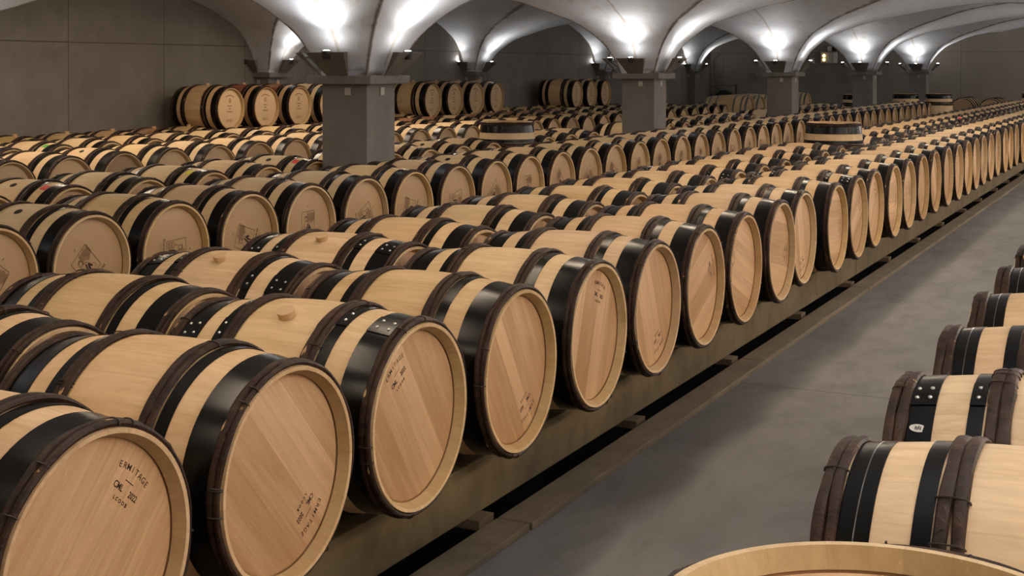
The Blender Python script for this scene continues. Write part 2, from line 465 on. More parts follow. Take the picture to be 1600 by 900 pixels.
def text_verts(body, size, align='CENTER', weight=0.):
    cu = bpy.data.curves.new('t', 'FONT'); cu.body = body; cu.size = size; cu.align_x = align; cu.resolution_u = 2; cu.offset = weight
    o = bpy.data.objects.new('t', cu); COL.objects.link(o)
    dg = bpy.context.evaluated_depsgraph_get(); dg.update()
    me = bpy.data.meshes.new_from_object(o.evaluated_get(dg))
    vs = [tuple(v.co) for v in me.vertices]; fs = [tuple(p.vertices) for p in me.polygons]
    bpy.data.objects.remove(o); bpy.data.curves.remove(cu); bpy.data.meshes.remove(me)
    return vs, fs
class Mark(MB):
    def text(s, t, size, y, z, mi=0, weight=0., stretch=1., ang=0.):
        vs, fs = text_verts(t, size, weight=weight)
        c, sn = math.cos(ang), math.sin(ang)
        s.add([(0, y + (a[0]*stretch*c - a[1]*sn), z + (a[0]*stretch*sn + a[1]*c)) for a in vs], fs, mi)
    def line(s, y0, z0, y1, z1, w, mi=0):
        d = Vector((y1-y0, z1-z0)).normalized(); n = Vector((-d.y, d.x))*w/2
        s.add([(0, y0+n.x, z0+n.y), (0, y1+n.x, z1+n.y), (0, y1-n.x, z1-n.y), (0, y0-n.x, z0-n.y)], [(0, 1, 2, 3)], mi)
    def poly(s, pts, mi=0): s.add([(0, a, b) for a, b in pts], [tuple(range(len(pts)))], mi)
    def path(s, pts, w, mi=0):
        for a, b in zip(pts[:-1], pts[1:]): s.line(*a, *b, w, mi)

def mark_cellar():
    k = Mark()
    for i, ch in enumerate('ERMITAGE'):
        a = (3.5-i)*.074
        R = .212
        k.text(ch, .0215, -R*math.sin(a), R*math.cos(a), weight=.0001, ang=a)
    k.line(-.017, .190, .017, .190, .0022)
    k.text('CML', .0225, -.030, .161, weight=.0005, stretch=.85); k.text('2022', .0215, .032, .161, weight=.0005, stretch=.8)
    k.text('L C O O B', .0125, -.002, .138, weight=.0005)
    return k.build('printed_mark', [M['ink'], M['inkpale']])
def mark_cooper():
    k = Mark(); w, h = .075, .088
    cs = [(-w, -h), (w, -h), (w, h), (-w, h), (-w, -h)]
    k.path(cs, .0032)
    # engraved backdrop: close hatching
    for i in range(17):
        y = -.012 + i*.0056; k.line(y, .012+.012*math.sin(i*.5), y+.004, .075+.006*math.sin(i*.9), .0026, 1)
    for i in range(7): k.line(-.012, .018+i*.009, .082, .020+i*.009, .0018, 1)
    # cooper bending over a cask
    k.path([(-.040, .030), (-.030, .047), (-.016, .050), (-.008, .036), (-.018, .022), (-.034, .020), (-.040, .030)], .003)
    k.path([(-.044, .046), (-.028, .055), (-.010, .052)], .004)
    k.path([(-.020, .020), (.010, .010), (.022, -.015), (.006, -.03)], .003)
    k.path([(-.034, .016), (-.050, -.010), (-.030, -.028), (-.008, -.024)], .003)
    k.poly([(-.006, .004), (.004, .002), (-.004, -.030), (-.012, -.072), (-.022, -.072), (-.018, -.030)], 0)
    k.poly([(.010, -.004), (.026, -.020), (.032, -.042), (.024, -.046), (.014, -.030), (.008, -.080), (-.001, -.080), (.000, -.030)], 0)
    k.path([(-.066, -.030), (-.058, -.020), (-.036, -.020), (-.028, -.030)], .003, 1)
    for i in range(7): k.line(-.066+i*.0064, -.030, -.066+i*.0064, -.082, .0026, 1)
    k.line(-.066, -.045, -.027, -.045, .003); k.line(-.066, -.07, -.027, -.07, .003)
    k.path([(.034, -.03), (.052, -.05), (.048, -.07), (.034, -.06)], .003, 1)
    k.text('Fran\u00e7ois Fr\u00e8res', .030, 0, -.122, weight=.0004)
    k.text('T O N N E L L E R I E', .0165, 0, -.148, 1, weight=.0003)
    k.line(-.004, .118, .004, .132, .004)
    return k.build('printed_mark', [M['ink'], M['inkpale']])
def mark_blackletter():
    k = Mark(); k.text('Beaune', .046, 0, .198, weight=.0012, stretch=.85)
    return k.build('printed_mark', [M['ink']])
def mark_vintage():
    k = Mark()
    k.path([(.16*math.sin(a), .035+.16*math.cos(a)) for a in np.linspace(-.62, .62, 13)], .012, 1)
    k.path([(-.022, .145), (.022, .145), (.022, .10), (0, .085), (-.022, .10), (-.022, .145)], .006, 1)
    k.line(0, .14, 0, .09, .012, 1)
    for z, w in ((.040, .050), (.002, .026), (-.042, .062)):
        y = -w
        while y < w:
            k.line(y, z, min(y+.012, w), z, .011); y += .0155
    k.text('2 0 2 1', .048, 0, -.185, weight=.001, mi=0)
    return k.build('printed_mark', [M['ink'], M['inkpale']])
MARK = dict(cellar=mark_cellar(), cooper=mark_cooper(), beaune=mark_blackletter(), vintage=mark_vintage())

def label_mesh(mat, w=.05, h=.07):
    b = MB(); s0 = .135; vs = []
    for i in range(5):
        a = PI/2 + .35 + (i/4-.5)*h/.33
        for s in (s0, s0+w): r = body_r(s)+.0012; vs.append((hx(s), r*math.cos(a), r*math.sin(a)))
    b.add(vs, [(2*i, 2*i+1, 2*i+3, 2*i+2) for i in range(4)], 0, True)
    return b.build('sticker', mat)
LABEL = {k: label_mesh(M[k]) for k in ('red', 'green', 'yellow', 'white')}

def rx(a): return Matrix.Rotation(a, 4, 'X')
T = Matrix.Translation
FLIP = Matrix.Rotation(PI, 4, 'Z')
RG = random.Random(99)

def make_barrel(loc, label, group=None, body='oak', head='head', mark=None, ang=None, rivet=False, bung=None,
                sticker=None, double=False, upright=False, yaw=0., name='wine_barrel', cat='barrel', tilt=0.):
    """loc = where the barrel stands: for a lying one under its belly, for an upright one under its lower head"""
    if upright: loc = (loc[0], loc[1], loc[2]+.004)
    r = thing(name, label, cat, loc, (0, 0, yaw), group)
    A = T((0, 0, L/2)) @ Matrix.Rotation(-PI/2, 4, 'Y') if upright else T((0, 0, ROUT))
    spin = RG.uniform(-.5, .5)
    part('staves', BODY[body], r, A @ rx(spin))
    ha = ang if ang is not None else RG.uniform(0, 2*PI)
    h = part('head', HEAD[head], r, A @ T((L/2-.036, 0, 0)) @ rx(ha))
    if mark:
        part('printed_mark', MARK[mark], h, T((.0008, 0, .03 if mark == 'cooper' else 0)))
    part('head', HEAD[head], r, A @ T((-L/2+.036, 0, 0)) @ FLIP @ rx(RG.uniform(0, 6)))
    ri = 1 if rivet else 0; rq = ri
    if double: ri = 3 if rivet else 2
    te, tq = (TE_THICK, TQ_THICK) if double else (TE, TQ)
    for F in (Matrix.Identity(4), FLIP):
        a1 = 0 if F is not FLIP else 0
        k = RG.uniform(-.25, .25)
        # rivets stay on the upper left flank, whichever way the hoop is turned
        part('iron_hoop', HE[ri], r, A @ F @ rx(k if F is not FLIP else k - .9))
        part('iron_hoop', HQ[rq], r, A @ F @ rx(k if F is not FLIP else k - .9))
        part('chestnut_hoop', RG.choice(te), r, A @ F @ rx(RG.uniform(0, 6.28)))
        part('chestnut_hoop', RG.choice(tq), r, A @ F @ rx(RG.uniform(0, 6.28)))
    if bung == 'bung': part('bung', BUNG, r, A @ rx(tilt) @ T((0, 0, RB-.004)) @ Matrix.Diagonal((1.3, 1.3, .85, 1)))
    elif bung == 'hole': part('bung_hole', HOLE, r, A @ rx(tilt) @ T((0, 0, RB)))
    if sticker: part('sticker', LABEL[sticker], r, A, sticker + ' sticker')
    return r

ONES = ['', 'first', 'second', 'third', 'fourth', 'fifth', 'sixth', 'seventh', 'eighth', 'ninth', 'tenth', 'eleventh', 'twelfth',
        'thirteenth', 'fourteenth', 'fifteenth', 'sixteenth', 'seventeenth', 'eighteenth', 'nineteenth']
def ordinal(n):
    if n < 20: return ONES[n]
    t = {2: ('twentieth', 'twenty'), 3: ('thirtieth', 'thirty'), 4: ('fortieth', 'forty'), 5: ('fiftieth', 'fifty')}[n//10]
    return t[0] if n % 10 == 0 else t[1] + '-' + ONES[n % 10]

def spaced(ys, m=.7145):
    out = [ys[0]]
    for y in ys[1:]: out.append(max(y, out[-1]+m))
    return out

def extend(ys, pitch, end):
    pitch = max(pitch, .7155)
    ys = list(ys)
    while ys[-1] + pitch < end: ys.append(ys[-1] + pitch + RG.uniform(-.015, .02))
    return spaced(ys)

# ---- row A : along the aisle
YA = [2.33, 3.06, 3.77, 4.52, 5.27, 5.96, 6.70, 7.40, 8.20, 8.76+.12, 9.60, 10.33, 11.04, 11.77, 12.47, 13.22, 14.00, 14.70, 15.41]
YA = extend(YA, .735, 31.4)
ANG = {0: 49, 1: -49, 2: 123, 3: -59, 4: 70, 5: -67, 6: 24}
for i, y in enumerate(YA):
    x = -2.206 + (RG.uniform(-.012, .012) if i > 7 else 0)
    if i == 9: x -= .05
    a = math.radians(ANG.get(i, RG.uniform(0, 360)) - 90)
    extra = {2: ' with rivets', 11: ' with rivets'}.get(i, '')
    make_barrel((x-L/2, y, ZP), 'new oak barrel%s, %s from the near end of the aisle row' % (extra, ordinal(i+1)),
                'barrels of the front row by the aisle', 'oak', 'head', 'cellar', a, rivet=i in (2, 11, 23), bung='bung' if i == 2 else None, tilt=.42 if i == 2 else 0)
# ---- row B : behind it, end to end with the front row
YB = extend([2.45, 3.20, 3.92, 4.65, 5.40, 6.12, 6.86, 7.58, 8.32, 9.05], .735, 14.92)
YB = YB + extend([16.33], .735, 36.2)
for i, y in enumerate(YB):
    rv = i in (3, 4, 11, 19, 20)
    make_barrel((-3.20-L/2 + RG.uniform(-.012, .012), y, ZP),
                'new oak barrel%s, %s from the near end of the second row' % (' with rivets' if rv else '', ordinal(i+1)),
                'barrels of the second row from the aisle', 'oak', 'head', 'beaune' if i < 9 else None, RG.uniform(-.2, .2),
                rivet=rv, bung='bung' if i in (3, 4) else None, tilt=.35, sticker='red' if i == 27 else None)
# ---- row C : stamped heads facing the middle gap
YCr = [5.05, 5.73, 6.45, 7.18, 7.88, 8.55, 9.28, 10.03, 10.77, 11.50, 12.15, 12.85, 13.61, 14.34, 15.06, 15.79, 16.53, 17.22, 17.93, 18.65, 19.36, 20.08]
YCr = extend(YCr, .72, 33.9)
CA = {0: -35, 1: 45, 2: -88, 3: 72, 4: 2, 5: -62, 6: 74, 7: -78, 8: -48, 9: 3, 10: 42, 11: -55, 12: 60, 13: 0, 14: 20}
for i, y in enumerate(YCr):
    make_barrel((-5.52-L/2 + RG.uniform(-.012, .012), y, ZP),
                'barrel with boxed stamp, %s from the near end of the third row' % ordinal(i+1),
                'barrels of the third row, stamped heads showing', 'oakC', 'headC', 'cooper', math.radians(CA.get(i, RG.uniform(-90, 90))),
                bung='hole' if i in (1, 8) else None, tilt=.42)
# ---- row D : behind row C, on the far side of the pillars
YD = [6.30, 7.04, 7.79, 8.57, 9.285, 10.0, 11.30, 12.015, 12.73, 13.445, 14.895, 15.60, 16.32, 18.55, 19.27, 19.99]
YD = extend(YD, .725, 24.2) + extend([25.75], .725, 31.2)
for i, y in enumerate(YD):
    x = -6.93
    st = {1: 'red', 5: 'red', 3: 'yellow'}.get(i)
    make_barrel((x-L/2 + RG.uniform(-.012, .012), y, ZP),
                'pale oak barrel%s, %s from the near end of the fourth row' % (' with %s sticker' % st if st else '', ordinal(i+1)),
                'barrels of the fourth row, beside the pillars', 'oakC', 'headC', None, None,
                bung='hole' if i in (1, 5, 8) else None, tilt=.42, sticker=st)
# ---- row E
YE = extend([8.0], .7155, 30.3)
for i, y in enumerate(YE):
    make_barrel((-9.30-L/2 + RG.uniform(-.012, .012), y, ZP),
                'pale oak barrel, %s from the near end of the fifth row' % ordinal(i+1),
                'barrels of the fifth row, beyond the pillars', 'oakC', 'headU' if i % 3 else 'headC', 'cellar' if i == 3 else None, None,
                bung='hole' if i in (3, 9, 15) else None, tilt=.4)
# ---- row F
YF = extend([9.35], .716, 30.8)
for i, y in enumerate(YF):
    win = i in (12, 13, 14, 16, 17, 18, 19, 20, 21)
    make_barrel((-10.75-L/2 + RG.uniform(-.012, .012), y, ZP),
                '%s, %s from the near end of the sixth row' % ('oak barrel stained red by wine' if win else 'pale oak barrel with white slip' if i in (1, 7) else 'pale oak barrel', ordinal(i+1)),
                'barrels of the sixth row', 'oakW' if win else 'oakC', 'headC', None, None,
                bung='bung' if win else None, sticker='green' if i == 2 else 'white' if i in (1, 7) else None)
# ---- row G : against the left wall
YG = [11.05, 11.95, 12.80, 13.62, 14.42, 15.15, 15.99, 16.84, 17.69, 18.53, 19.37, 20.20, 21.01, 21.83, 22.68, 23.56, 24.42, 25.25, 26.05, 26.83, 27.55, 28.39, 29.24, 30.08]
for i, y in enumerate(YG):
    b = 'oakYlit' if i in (1, 16, 17, 18, 19, 20) else 'oakW' if i > 20 or i == 4 else 'oak'
    make_barrel((-12.28-L/2, y, ZP-.03),
                'oak barrel with peg bung, %s from the near end of the wall row' % ordinal(i+1),
                'barrels of the row along the side wall', b, 'headC', None, None, bung='bung')
# ---- stacked on the wall row
for g, ys in (('first', [15.57, 16.415, 17.265, 18.11, 18.95]), ('second', [21.42, 22.255, 23.12, 23.99]), ('third', [27.97, 28.815, 29.66])):
    for i, y in enumerate(ys):
        b = 'oakR' if g == 'first' and i in (1, 2) else 'oak'
        make_barrel((-12.28-L/2, y, ZP+.555),
                    'printed barrel on the wall row, %s of the %s stack' % (ordinal(i+1), g),
                    'barrels stacked on the wall row', b, 'headU', 'vintage', RG.uniform(-.04, .04), bung='bung', name='wine_barrel')
# ---- right hand row, ends toward the aisle
for i, y in enumerate([2.94, 3.655, 4.40, 5.115, 5.83, 6.545]):
    make_barrel((-.672+L/2, y, ZP),
                'oak barrel%s across the aisle, %s from the near end' % (' with white oval tag' if i == 1 else '', ordinal(i+1)),
                'barrels of the row across the aisle', 'oak', 'head', None, None, rivet=(i == 1), double=True)
    if i == 1:
        b = MB(); n = 20; R_ = body_r(.085) + .0045; vs = [((.021*math.cos(2*PI*q/n)), R_*math.cos(PI/2 + .74 + .036*math.sin(2*PI*q/n)), R_*math.sin(PI/2 + .74 + .036*math.sin(2*PI*q/n))) for q in range(n)]
        b.add(vs, [tuple(range(n))], 0)
        for q, (u, v) in enumerate(((-.006, 0), (-.002, .004), (.002, -.004), (.006, .002))):
            a = PI/2 + .74 + v; b.add([(u+du, (R_+.0005)*math.cos(a+dv), (R_+.0005)*math.sin(a+dv)) for du, dv in ((-.0014, -.016), (.0014, -.016), (.0014, .016), (-.0014, .016))], [(0, 1, 2, 3)], 1)
        part('oval_tag', b.build('oval_tag', [M['white'], M['ink']]), COL.objects['wine_barrel.%03d' % (len([o for o in COL.objects if o.name.startswith('wine_barrel')])-1)], T((-L/2 + .085, 0, ROUT)), 'white oval tag')
# ---- upright barrels
near = make_barrel((-.380, 1.942, 0.0), 'big upright barrel at the bottom edge, its open rim seen from above', None, 'oak', 'head', None, 1.1, upright=True)
near.scale = (1.084, 1.084, 1.084)
make_barrel((-7.13, 14.17, ZP), 'upright barrel standing in the fourth row between the first two pillars', None, 'oakC', 'head', None, .4, upright=True)
make_barrel((-3.62, 15.60, ZP), 'upright barrel standing in the second row in front of the third pillar', None, 'oakC', 'head', None, .8, upright=True)

def silver_barrel(loc, label, group=None):
    """larger oak cask with galvanised hoops"""
    r = thing('large_cask', label, 'barrel', loc, (0,0,0), group)
    k = 1.25
    A = T((0, 0, .347*k)) @ Matrix.Scale(k, 4)
    part('staves', BODY['oakC'], r, A @ rx(RG.uniform(0, 6)))
    part('head', HEAD['headC'], r, A @ T((L/2-.036, 0, 0)) @ rx(1.2)); part('head', HEAD['headC'], r, A @ T((-L/2+.036, 0, 0)) @ FLIP)
    for F in (Matrix.Identity(4), FLIP):
        for me in SILV: part('galvanised_hoop', me, r, A @ F)
    return r
SILV = [hoop_mesh(a, b, mat=M['galv']) for a, b in ((.006, .046), (.10, .132), (.24, .272))]
for i, y in enumerate((31.55, 32.5, 33.5, 37.1)):
    silver_barrel((-9.3-.55, y, ZP), ['large cask with grey metal hoops, first beyond the end of the fifth row', 'large cask with grey metal hoops, second beyond the end of the fifth row',
        'large cask with grey metal hoops half hidden by the third pillar', 'lone large cask with grey metal hoops in the gap beyond the third pillar'][i], 'large casks with galvanised hoops')
# upright barrels at the far end, and barrels lying end-on to the camera there
for x, y, lab in [(-6.25, 34.75, 'upright barrel at the far end of the third row, the one closer to the pillars'), (-5.5, 35.05, 'upright barrel at the far end of the third row, the one closer to the aisle'),
                  (-7.15, 33.2, 'upright barrel beside the fourth pillar near the end wall'), (-3.4, 36.9, 'upright barrel at the far end of the second row')]:
    make_barrel((x, y, ZP), lab, 'upright barrels at the far end', 'oakC', 'head', None, .4, upright=True)
for x, y, lab in [(-5.45, 39.14, 'barrel lying end-on by the end wall, pillar side front one'), (-5.45, 40.08, 'barrel lying end-on by the end wall, pillar side rear one'),
                  (-4.62, 38.44, 'barrel lying end-on by the end wall, aisle side front one'), (-4.62, 39.38, 'barrel lying end-on by the end wall, aisle side rear one')]:
    make_barrel((x, y, ZP), lab, 'barrels lying end-on by the end wall', 'oakC', 'headC', None, None, yaw=-PI/2)

# ------------------------------------------------------------------ plinths, kerbs, blocks
def box_thing(name, label, cat, x0, x1, y0, y1, z0, z1, mat, bev=.006, group=None):
    b = MB(); b.bevbox(x0, x1, y0, y1, z0, z1, bev)
    return tag(link(bpy.data.objects.new(name, b.build(name, mat))), label, cat, group)
PL = [('the two rows by the aisle', -4.0, -2.40, 1.2, 37.6), ('the third row', -6.35, -5.72, 4.0, 36.5), ('the fourth row', -7.75, -7.05, 5.2, 36.0),
      ('the fifth row', -10.1, -9.5, 6.5, 38.0), ('the sixth row', -11.55, -10.95, 8.2, 31.2), ('the wall row', -13.1, -12.5, 9.5, 31.0), ('the casks by the end wall', -5.85, -4.25, 38.0, 40.5), ('the row across the aisle', -.47, .15, 2.5, 8.0)]
for nm, x0, x1, y0, y1 in PL:
    n = 1 if nm != 'the two rows by the aisle' else 5
    for q in range(n):
        a = y0 + (y1-y0)*q/n; c = y0 + (y1-y0)*(q+1)/n
        if n > 1: cuts = [1.2, 11.15, 18.4, 25.6, 32.0, 37.6]; a, c = cuts[q], cuts[q+1]
        box_thing('concrete_plinth', 'stained concrete beam under %s%s' % (nm, '' if n == 1 else ', %s stretch from the near end' % ordinal(q+1)), 'plinth',
                  x0, x1, a+.006, c-.006, (.038 if n > 1 else .070), ZP-(.034 if nm == 'the wall row' else .003), M['beam'], .008, 'stained beams by the aisle' if n > 1 else None)
cuts = [.9, 4.53, 7.68, 10.6, 13.8, 16.97, 20.2, 23.4, 26.6, 29.8, 33.0, 36.2]
for q, (a, c) in enumerate(zip(cuts[:-1], cuts[1:])):
    box_thing('kerb_slab', 'flat stained concrete kerb slab along the aisle, %s from the near end' % ordinal(q+1), 'kerb', -2.322, -2.18+RG.uniform(-.004, .004), a+.004, c-.004, 0, .03, M['kerb'], .006, 'kerb slabs along the aisle')
ys = [2.95, 4.5, 6.1, 7.64, 9.25, 10.77, 12.35, 13.85, 15.4, 17.0, 18.5, 20.15, 21.65, 23.2, 24.75, 26.3, 27.9, 29.4, 31.0, 32.55, 34.1, 35.7, 37.2]
for q, y in enumerate(ys):
    b = MB(); b.bevbox(-2.80, -2.352+RG.uniform(-.01, .01), y-.06, y+.06, .0, .0375, .004)
    tag(link(bpy.data.objects.new('wooden_block', b.build('wooden_block', M['blockwood']))), 'dark wooden block under the aisle beam, %s from the near end' % ordinal(q+1), 'block', 'wooden blocks under the aisle beam')
for nm, x0, x1, y0, y1 in PL[1:]:      # kerbs that carry the other beams
    box_thing('kerb_slab', 'low concrete kerb under the beam of %s' % nm, 'kerb', x0-.1, x1+.15, y0, y1, 0, .070, M['kerb'], .008)

# ------------------------------------------------------------------ room
XW, XR, YN, YE_ = -13.405, 7.72, -4.0, 41.0
PX = [-13.405, -6.66, .53, 7.72]; PYS = [3.07+7.19*n for n in range(-1, 6)]   # centres
HW = .235
TT = [0, .05, .1, .17, .27, .4, .5, .8, 1.0, 1.4, 1.95, 2.25, 2.8, 3.13, 3.36]
ZZ = [-.06, .07, .17, .30, .425, .55, .63, .77, .86, .98, 1.12, 1.19, 1.275, 1.305, 1.315]
def pchip(xs, ys):
    h = np.diff(xs); d = np.diff(ys)/h; n = len(xs); m = np.zeros(n)
    for i in range(1, n-1):
        if d[i-1]*d[i] > 0:
            w1, w2 = 2*h[i]+h[i-1], h[i]+2*h[i-1]; m[i] = (w1+w2)/(w1/d[i-1]+w2/d[i])
    m[0] = d[0]; m[-1] = 0
    def f(x):
        x = max(xs[0], min(xs[-1], x)); i = min(max(int(np.searchsorted(xs, x))-1, 0), n-2); t = (x-xs[i])/h[i]
        return (2*t**3-3*t*t+1)*ys[i] + (t**3-2*t*t+t)*h[i]*m[i] + (-2*t**3+3*t*t)*ys[i+1] + (t**3-t*t)*h[i]*m[i+1]
    return f
G = pchip(np.array(TT), np.array(ZZ))
def axis_pts(cs, lo, hi):
    """list of (coord, t) – the same t steps on every side of a pillar so that the arrises run through vertices"""
    ts = [0, .02, .04, .07, .1, .14, .18, .23, .29, .36, .44, .53, .63, .74, .87, 1.0, 1.15, 1.3, 1.5, 1.7, 1.9, 2.15, 2.4, 2.65, 2.9]
    pts = {}
    for c in cs:
        for dd in (-.04, -.02, 0, .02, .04): pts[round(c+dd, 4)] = -1
    for a, b in zip(cs[:-1], cs[1:]):
        half = (b-a)/2 - HW
        for t in ts + [half]:
            if t > half: continue
            pts[round(a+HW+t, 4)] = t; pts[round(b-HW-t, 4)] = t
    return [(k, v) for k, v in sorted(pts.items()) if lo-1e-6 <= k <= hi+1e-6]
ax = axis_pts(PX, XW, XR); ay = axis_pts([y for y in PYS], YN, YE_+.01)
if ay[-1][0] < YE_: ay.append((YE_, YE_-PYS[-2]-HW))
def skew(x, y):
    """the side wall's pilasters stand a little further on than the free pillars"""
    return max(0, .42-(y-17.45)*.02) * min(1, max(0, (-6.9-x)/6.2)) if y < YE_-2.5 else 0
def build_vault():
    vs = []; seam = []; joint = []
    for (x, tx) in ax:
        dx = min(abs(x-c) for c in PX)
        for (y, ty) in ay:
            dy = min(abs(y-c) for c in PYS)
            tx_, ty_ = max(dx-HW, 0), max(dy-HW, 0)
            z = max(G(tx_), G(ty_))
            vs.append((x, y + skew(x, y), H0+z))
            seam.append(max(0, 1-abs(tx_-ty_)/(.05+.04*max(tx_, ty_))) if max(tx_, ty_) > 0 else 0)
            joint.append(max(0, 1-min(dx, dy)/.045) if max(tx_, ty_) > .02 else 0)
    ny = len(ay); fs = []
    for i in range(len(ax)-1):
        for j in range(ny-1):
            a, b, c, d = i*ny+j, (i+1)*ny+j, (i+1)*ny+j+1, i*ny+j+1
            xm = (ax[i][0]+ax[i+1][0])/2; ym = (ay[j][0]+ay[j+1][0])/2
            cx = min(PX, key=lambda c_: abs(c_-xm)); cy = min(PYS, key=lambda c_: abs(c_-ym))
            if (xm-cx)*(ym-cy) > 0: fs += [(a, c, b), (a, d, c)]
            else: fs += [(a, d, b), (b, d, c)]
    me = mesh('ceiling', vs, fs, M['vault'])
    for nm, vals in (('seam', seam), ('joint', joint)):
        at = me.attributes.new(nm, 'FLOAT', 'POINT'); at.data.foreach_set('value', vals)
    bm = bmesh.new(); bm.from_mesh(me)
    for e in bm.edges:
        if len(e.link_faces) == 2 and e.calc_face_angle(0) > math.radians(24): e.smooth = False
    bm.to_mesh(me); bm.free()
    return me
struct('ceiling', build_vault())
b = MB(); b.box(-2.30, XR+.3, YN-.3, YE_+.3, -.25, 0); b.box(XW-.3, -2.64, YN-.3, YE_+.3, -.25, 0)
b.box(-2.64, -2.30, YN-.3, YE_+.3, -.3, -.25, 1); b.box(-2.304, -2.3, YN-.3, YE_+.3, -.25, -.002, 1); b.box(-2.64, -2.636, YN-.3, YE_+.3, -.25, -.002, 1)  # slot bottom and sides coloured black for the shade under the beam
struct('floor', b.build('floor', [M['floor'], M['trench_shade']]))
ZT = H0+1.75
b = MB(); b.box(XW-.35, XW, YN-.3, YE_+.3, 0, ZT); struct('wall_left', b.build('wall_left', M['wall']))
b = MB(); b.box(XR, XR+.35, YN-.3, YE_+.3, 0, ZT); struct('wall_right', b.build('wall_right', M['wall']))
b = MB(); b.box(XW, XR, YE_, YE_+.35, 0, ZT); struct('wall_end', b.build('wall_end', M['wallE']))
b = MB(); b.box(XW, XR, YN-.35, YN, 0, ZT); struct('wall_back', b.build('wall_back', M['wallE']))

# ------------------------------------------------------------------ pillars and uplights
ZSB, ZST = H0-.132, H0-.056
def pillar(cx, cy, label):
    r = thing('concrete_pillar', label, 'pillar', (cx, cy, 0), group='concrete pillars')
    x0 = 0 if cx < -13 else -HW; x1 = 0 if cx > 7 else HW
    y0, y1 = -HW, HW
    b = MB(); b.bevbox(x0, x1, y0, y1, 0, ZSB, .006); part('shaft', b.build('shaft', M['pier']), r)
    e = .10
    b = MB(); b.bevbox(x0-(e if x0 else 0), x1+(e if x1 else 0), y0-e, y1+e, ZSB, ZST, .006); part('capital', b.build('capital', M['slab']), r)
    # neck that carries the vault
    b = MB(); b.box(x0, x1, y0, y1, ZST, H0-.03); part('neck', b.build('neck', M['slab']), r)
    # pale plaques near the top of the faces
    b = MB(); b.bevbox(.01, .07, y0-.012, y0, ZSB-.10, ZSB-.03, .003); part('plaque', b.build('plaque', M['tagp']), r, label='pale square plaque')
    if x1:
        b = MB(); b.bevbox(x1, x1+.012, -.02, .04, ZSB-.10, ZSB-.03, .003); part('plaque', b.build('plaque', M['tagp']), r, label='pale square plaque')
    return r
def shield_mesh():
    """sheet steel shade, flared outwards; local +x points away from the pillar"""
    b = MB(); t = .006
    w0, w1 = .11, .2
    p = [(.015, -w0, 0), (.015, w0, 0), (.222, w1, .205), (.222, -w1, .205)]
    q = [(x+t*.8, y, z-t*.6) for x, y, z in p]
    b.add(p+q, [(0,1,2,3), (7,6,5,4), (0,4,5,1), (1,5,6,2), (2,6,7,3), (3,7,4,0)], 0)
    # folded side cheeks
    for s, w in ((-1, 0), (1, 0)):
        a = Vector((.015, s*w0, 0)); c = Vector((.222, s*w1, .205)); e = Vector((.16, s*w1, .205)); 
        b.add([a, c, e, a+Vector((0, -s*t, 0)), c+Vector((0, -s*t, 0)), e+Vector((0, -s*t, 0))], [(0,1,2), (5,4,3), (0,3,4,1), (1,4,5,2), (2,5,3,0)], 0)
    return b.build('shade_plate', M['plate'])
SHIELD = shield_mesh()
def lampcan_mesh():
    b = MB(); b.lathe([(-.07, .001), (-.07, .03), (-.05, .036), (.0, .040), (.004, .040), (.004, .035), (-.004, .033)], 20, 0, 'Z')
    return b.build('lamp_housing', M['darksteel'])
CAN = lampcan_mesh()
def glass_mesh(m):
    b = MB(); b.lathe([(-.004, .033), (.004, .031), (.009, .02), (.011, .001)], 20, 0, 'Z'); return b.build('lamp_glass', m)
GLASS = [glass_mesh(M['lampoff']), glass_mesh(M['lamp'])]
def bracket_mesh():
    b = MB()
    b.tube([(.160, -.158, .165), (.160, .158, .165)], .006, 6)
    b.tube([(.03, 0, .012), (.06, 0, .08), (.160, 0, .15)], .007, 6)
    return b.build('bracket', M['darksteel'])
BRK = bracket_mesh()
SPOT_E = 12.5
def uplight(cx, cy, dirn, on, where, power=1.):
    """dirn: unit vector of the pillar face"""
    yaw = math.atan2(dirn[1], dirn[0]); d = HW + .09
    r = thing('uplight', 'steel uplight %s' % where, 'lamp', (cx+dirn[0]*d, cy+dirn[1]*d, ZST), (0, 0, yaw), 'steel uplights on the pillar capitals')
    part('shade_plate', SHIELD, r)
    part('lamp_housing', CAN, r, T((.190, 0, .212)))
    part('lamp_glass', GLASS[1 if on else 0], r, T((.190, 0, .212)), 'lit lamp glass' if on else 'unlit lamp glass')
    part('bracket', BRK, r)
    if on:
        li = bpy.data.lights.new('uplight_beam', 'SPOT'); li.energy = SPOT_E*power; li.spot_size = math.radians(140); li.spot_blend = 1.
        li.shadow_soft_size = .03; li.color = (1., .965, .93)
        lo = bpy.data.objects.new('uplight_beam', li); link(lo, r)
        lo.matrix_basis = T((.190, 0, .236)) @ Euler((PI, math.radians(45), 0)).to_matrix().to_4x4()
names_x = {-13.405: 'side wall pilaster', -6.66: 'middle line pillar', .53: 'pillar across the aisle,', 7.72: 'far side wall pilaster'}
for cx in PX:
    for n, cy in enumerate(PYS[1:7]):
        if cx < -13: cy += skew(cx, cy)
        nm = {-13.405: 'concrete pilaster on the side wall', -6.66: 'grey concrete pillar of the middle line', .53: 'grey concrete pillar across the aisle', 7.72: 'concrete pilaster on the far side wall'}[cx]
        pillar(cx, cy, '%s, %s from the near end' % (nm, ordinal(n+1)))
        for d, dn in (((1, 0), 'aisle face'), ((0, -1), 'near face'), ((0, 1), 'far face'), ((-1, 0), 'rear face')):
            if cx < -13 and d[0] < 0: continue
            if cx > 7 and d[0] > 0: continue
            on = not (cx < -13 and n <= 2 and d == (0, -1) and n == 2)
            uplight(cx, cy, d, on, 'on the %s, %s %s from the near end' % (dn, ordinal(n+1), names_x[cx]), 9. if cx > 0 else 1.)  # unseen uplights across the aisle run stronger, to brighten the barrels

